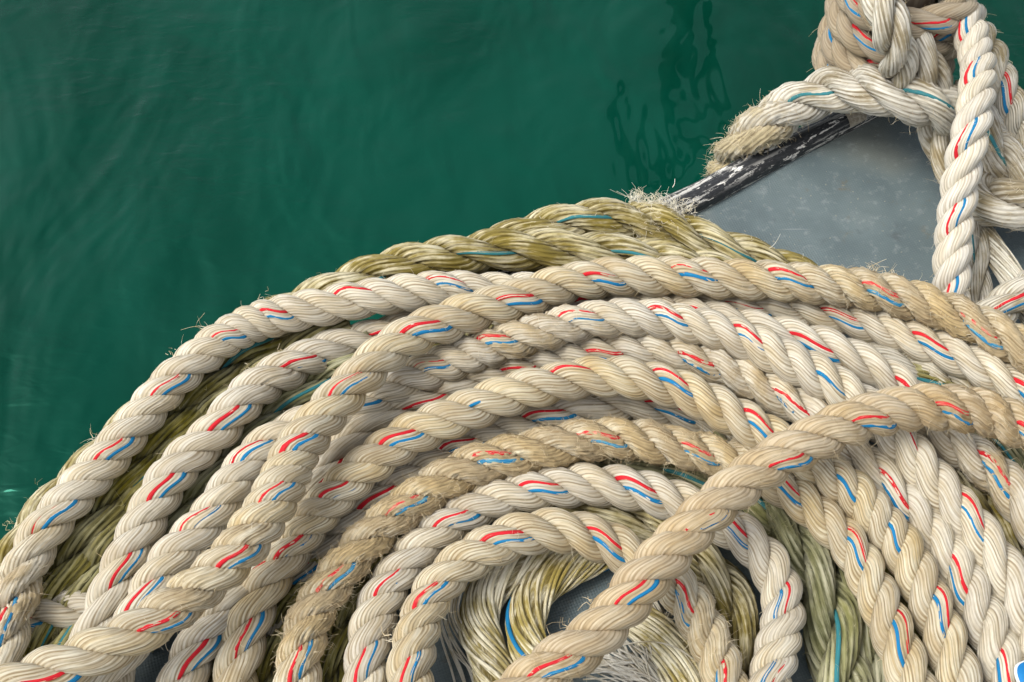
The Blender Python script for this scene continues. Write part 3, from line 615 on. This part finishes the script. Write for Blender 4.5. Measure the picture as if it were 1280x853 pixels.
rope('post_rope', 'thick dirty rope loop curling level at the right edge', [(1222, 232, .03), (1226, 246, .07), (1238, 255, .09), (1258, 258, .095), (1290, 255, .095), (1330, 245, .09)], R=.033, mat='bleached', marks=None, ny=14, groove=.11, pitch=.19, hairs=70, chafe=[(1260, 270, 25, .3)], group=GK, ext=0)
bundle('unlaid_strand', 'single flat bleached strand slanting below the thick dirty loop', Z([(1205, 262), (1226, 290), (1246, 318), (1264, 346), (1282, 378), (1300, 415)], .03, .045, .05, .04), [.026, .028, .028, .026], 30, .0014, 'bleached', twist=-14, flat=.8, group=GK)
rope('post_rope', 'short white rope with red and blue yarns at the right edge above the brown turn', Z([(1195, 440), (1228, 404), (1256, 382), (1284, 364), (1318, 345)], .04, .07, .075), R=.0235, mat='bleached', marks='rb', anchors=[(1250, 377)], hairs=50, group=GK, ext=0)

# blue plastic tag poking in at the bottom right corner
k = NT('blue_plastic'); k.put(k.b.inputs['Base Color'], k.mix(k.ramp(k.noise(k.pos(), 80, 3), .4, .7), (.006, .16, .42), (.008, .19, .47))); k.b.inputs['Roughness'].default_value = .35
k2 = NT('white_plastic_edge'); k2.b.inputs['Base Color'].default_value = (.72, .74, .72, 1); k2.b.inputs['Roughness'].default_value = .5
c0 = at(1300, 862, .115)
tg = empty('plastic_tag', tuple(c0)); tag(tg, 'blue plastic tag with a white rim in the bottom right corner', 'tag')
def slab(name, r, z0, z1, mat):
    a = np.linspace(0, 2*PI, 40, endpoint=False); w = np.sign(np.cos(a))*np.abs(np.cos(a))**.6*r*.62; h_ = np.sign(np.sin(a))*np.abs(np.sin(a))**.6*r
    prof = [(1-.12, z0), (1, z0+.001), (1, z1-.001), (1-.06, z1), (.001, z1)]
    V = np.array([[(w[i]*q, h_[i]*q, z) for i in range(40)] for q, z in prof])
    link(name, mesh_np(name, V.reshape(-1, 3), tube_faces(5, 40)), mat, tg)
slab('rim', .0295, -.004, .0, k2.m); slab('plate', .028, .0, .002, k.m)
tg.rotation_euler = (.1, .15, .35)

# a slim dark pile stands in the water beyond the top of the picture: the water shows its wavering reflection
k = NT('tarred_pile'); n1 = k.noise(k.mapping(k.pos(), (20, 20, 2)), 2, 4, .6)
k.put(k.b.inputs['Base Color'], k.mix(n1, (.008, .008, .007), (.03, .028, .024))); k.b.inputs['Roughness'].default_value = .8
d_ = FWD+(862-640)/FPX*RGT+426.5/FPX*UPV
b_ = CAM+d_*((WATER_Z-CAM[2])/d_[2]); b_ = CAM+(b_-CAM)*1.10
pile = empty('mooring_pile', (b_[0], b_[1], WATER_Z)); tag(pile, 'slim dark mooring pile beyond the boat, mirrored as a wavering dark streak in the water', 'pile')
zz = np.array([-.5, 0, .5, 1.02, 1.05, 1.051]); rr = np.array([.048, .046, .044, .042, .034, .001]); Mr = 20; a = np.arange(Mr)*2*PI/Mr
V = np.stack([rr[:, None]*np.cos(a)[None], rr[:, None]*np.sin(a)[None], np.broadcast_to(zz[:, None], (6, Mr))], -1)
link('shaft', mesh_np('shaft', V.reshape(-1, 3), tube_faces(6, Mr)), k.m, pile)
t = np.linspace(0, 1, 30); C = np.stack([.03+.11*np.sin(t*PI)**.8, np.full(30, -.03), .95-.55*t-.08*np.sin(t*PI)], -1)
T = unit(np.gradient(C, axis=0)); Bn = np.cross(T, [0, 1., 0]); a = np.arange(8)*2*PI/8
V = C[:, None]+.022*(np.cos(a)[None, :, None]*Bn[:, None]+np.sin(a)[None, :, None]*np.array([0, 1., 0]))
link('rope_loop', mesh_np('rope_loop', V.reshape(-1, 3), tube_faces(30, 8)), k.m, pile)
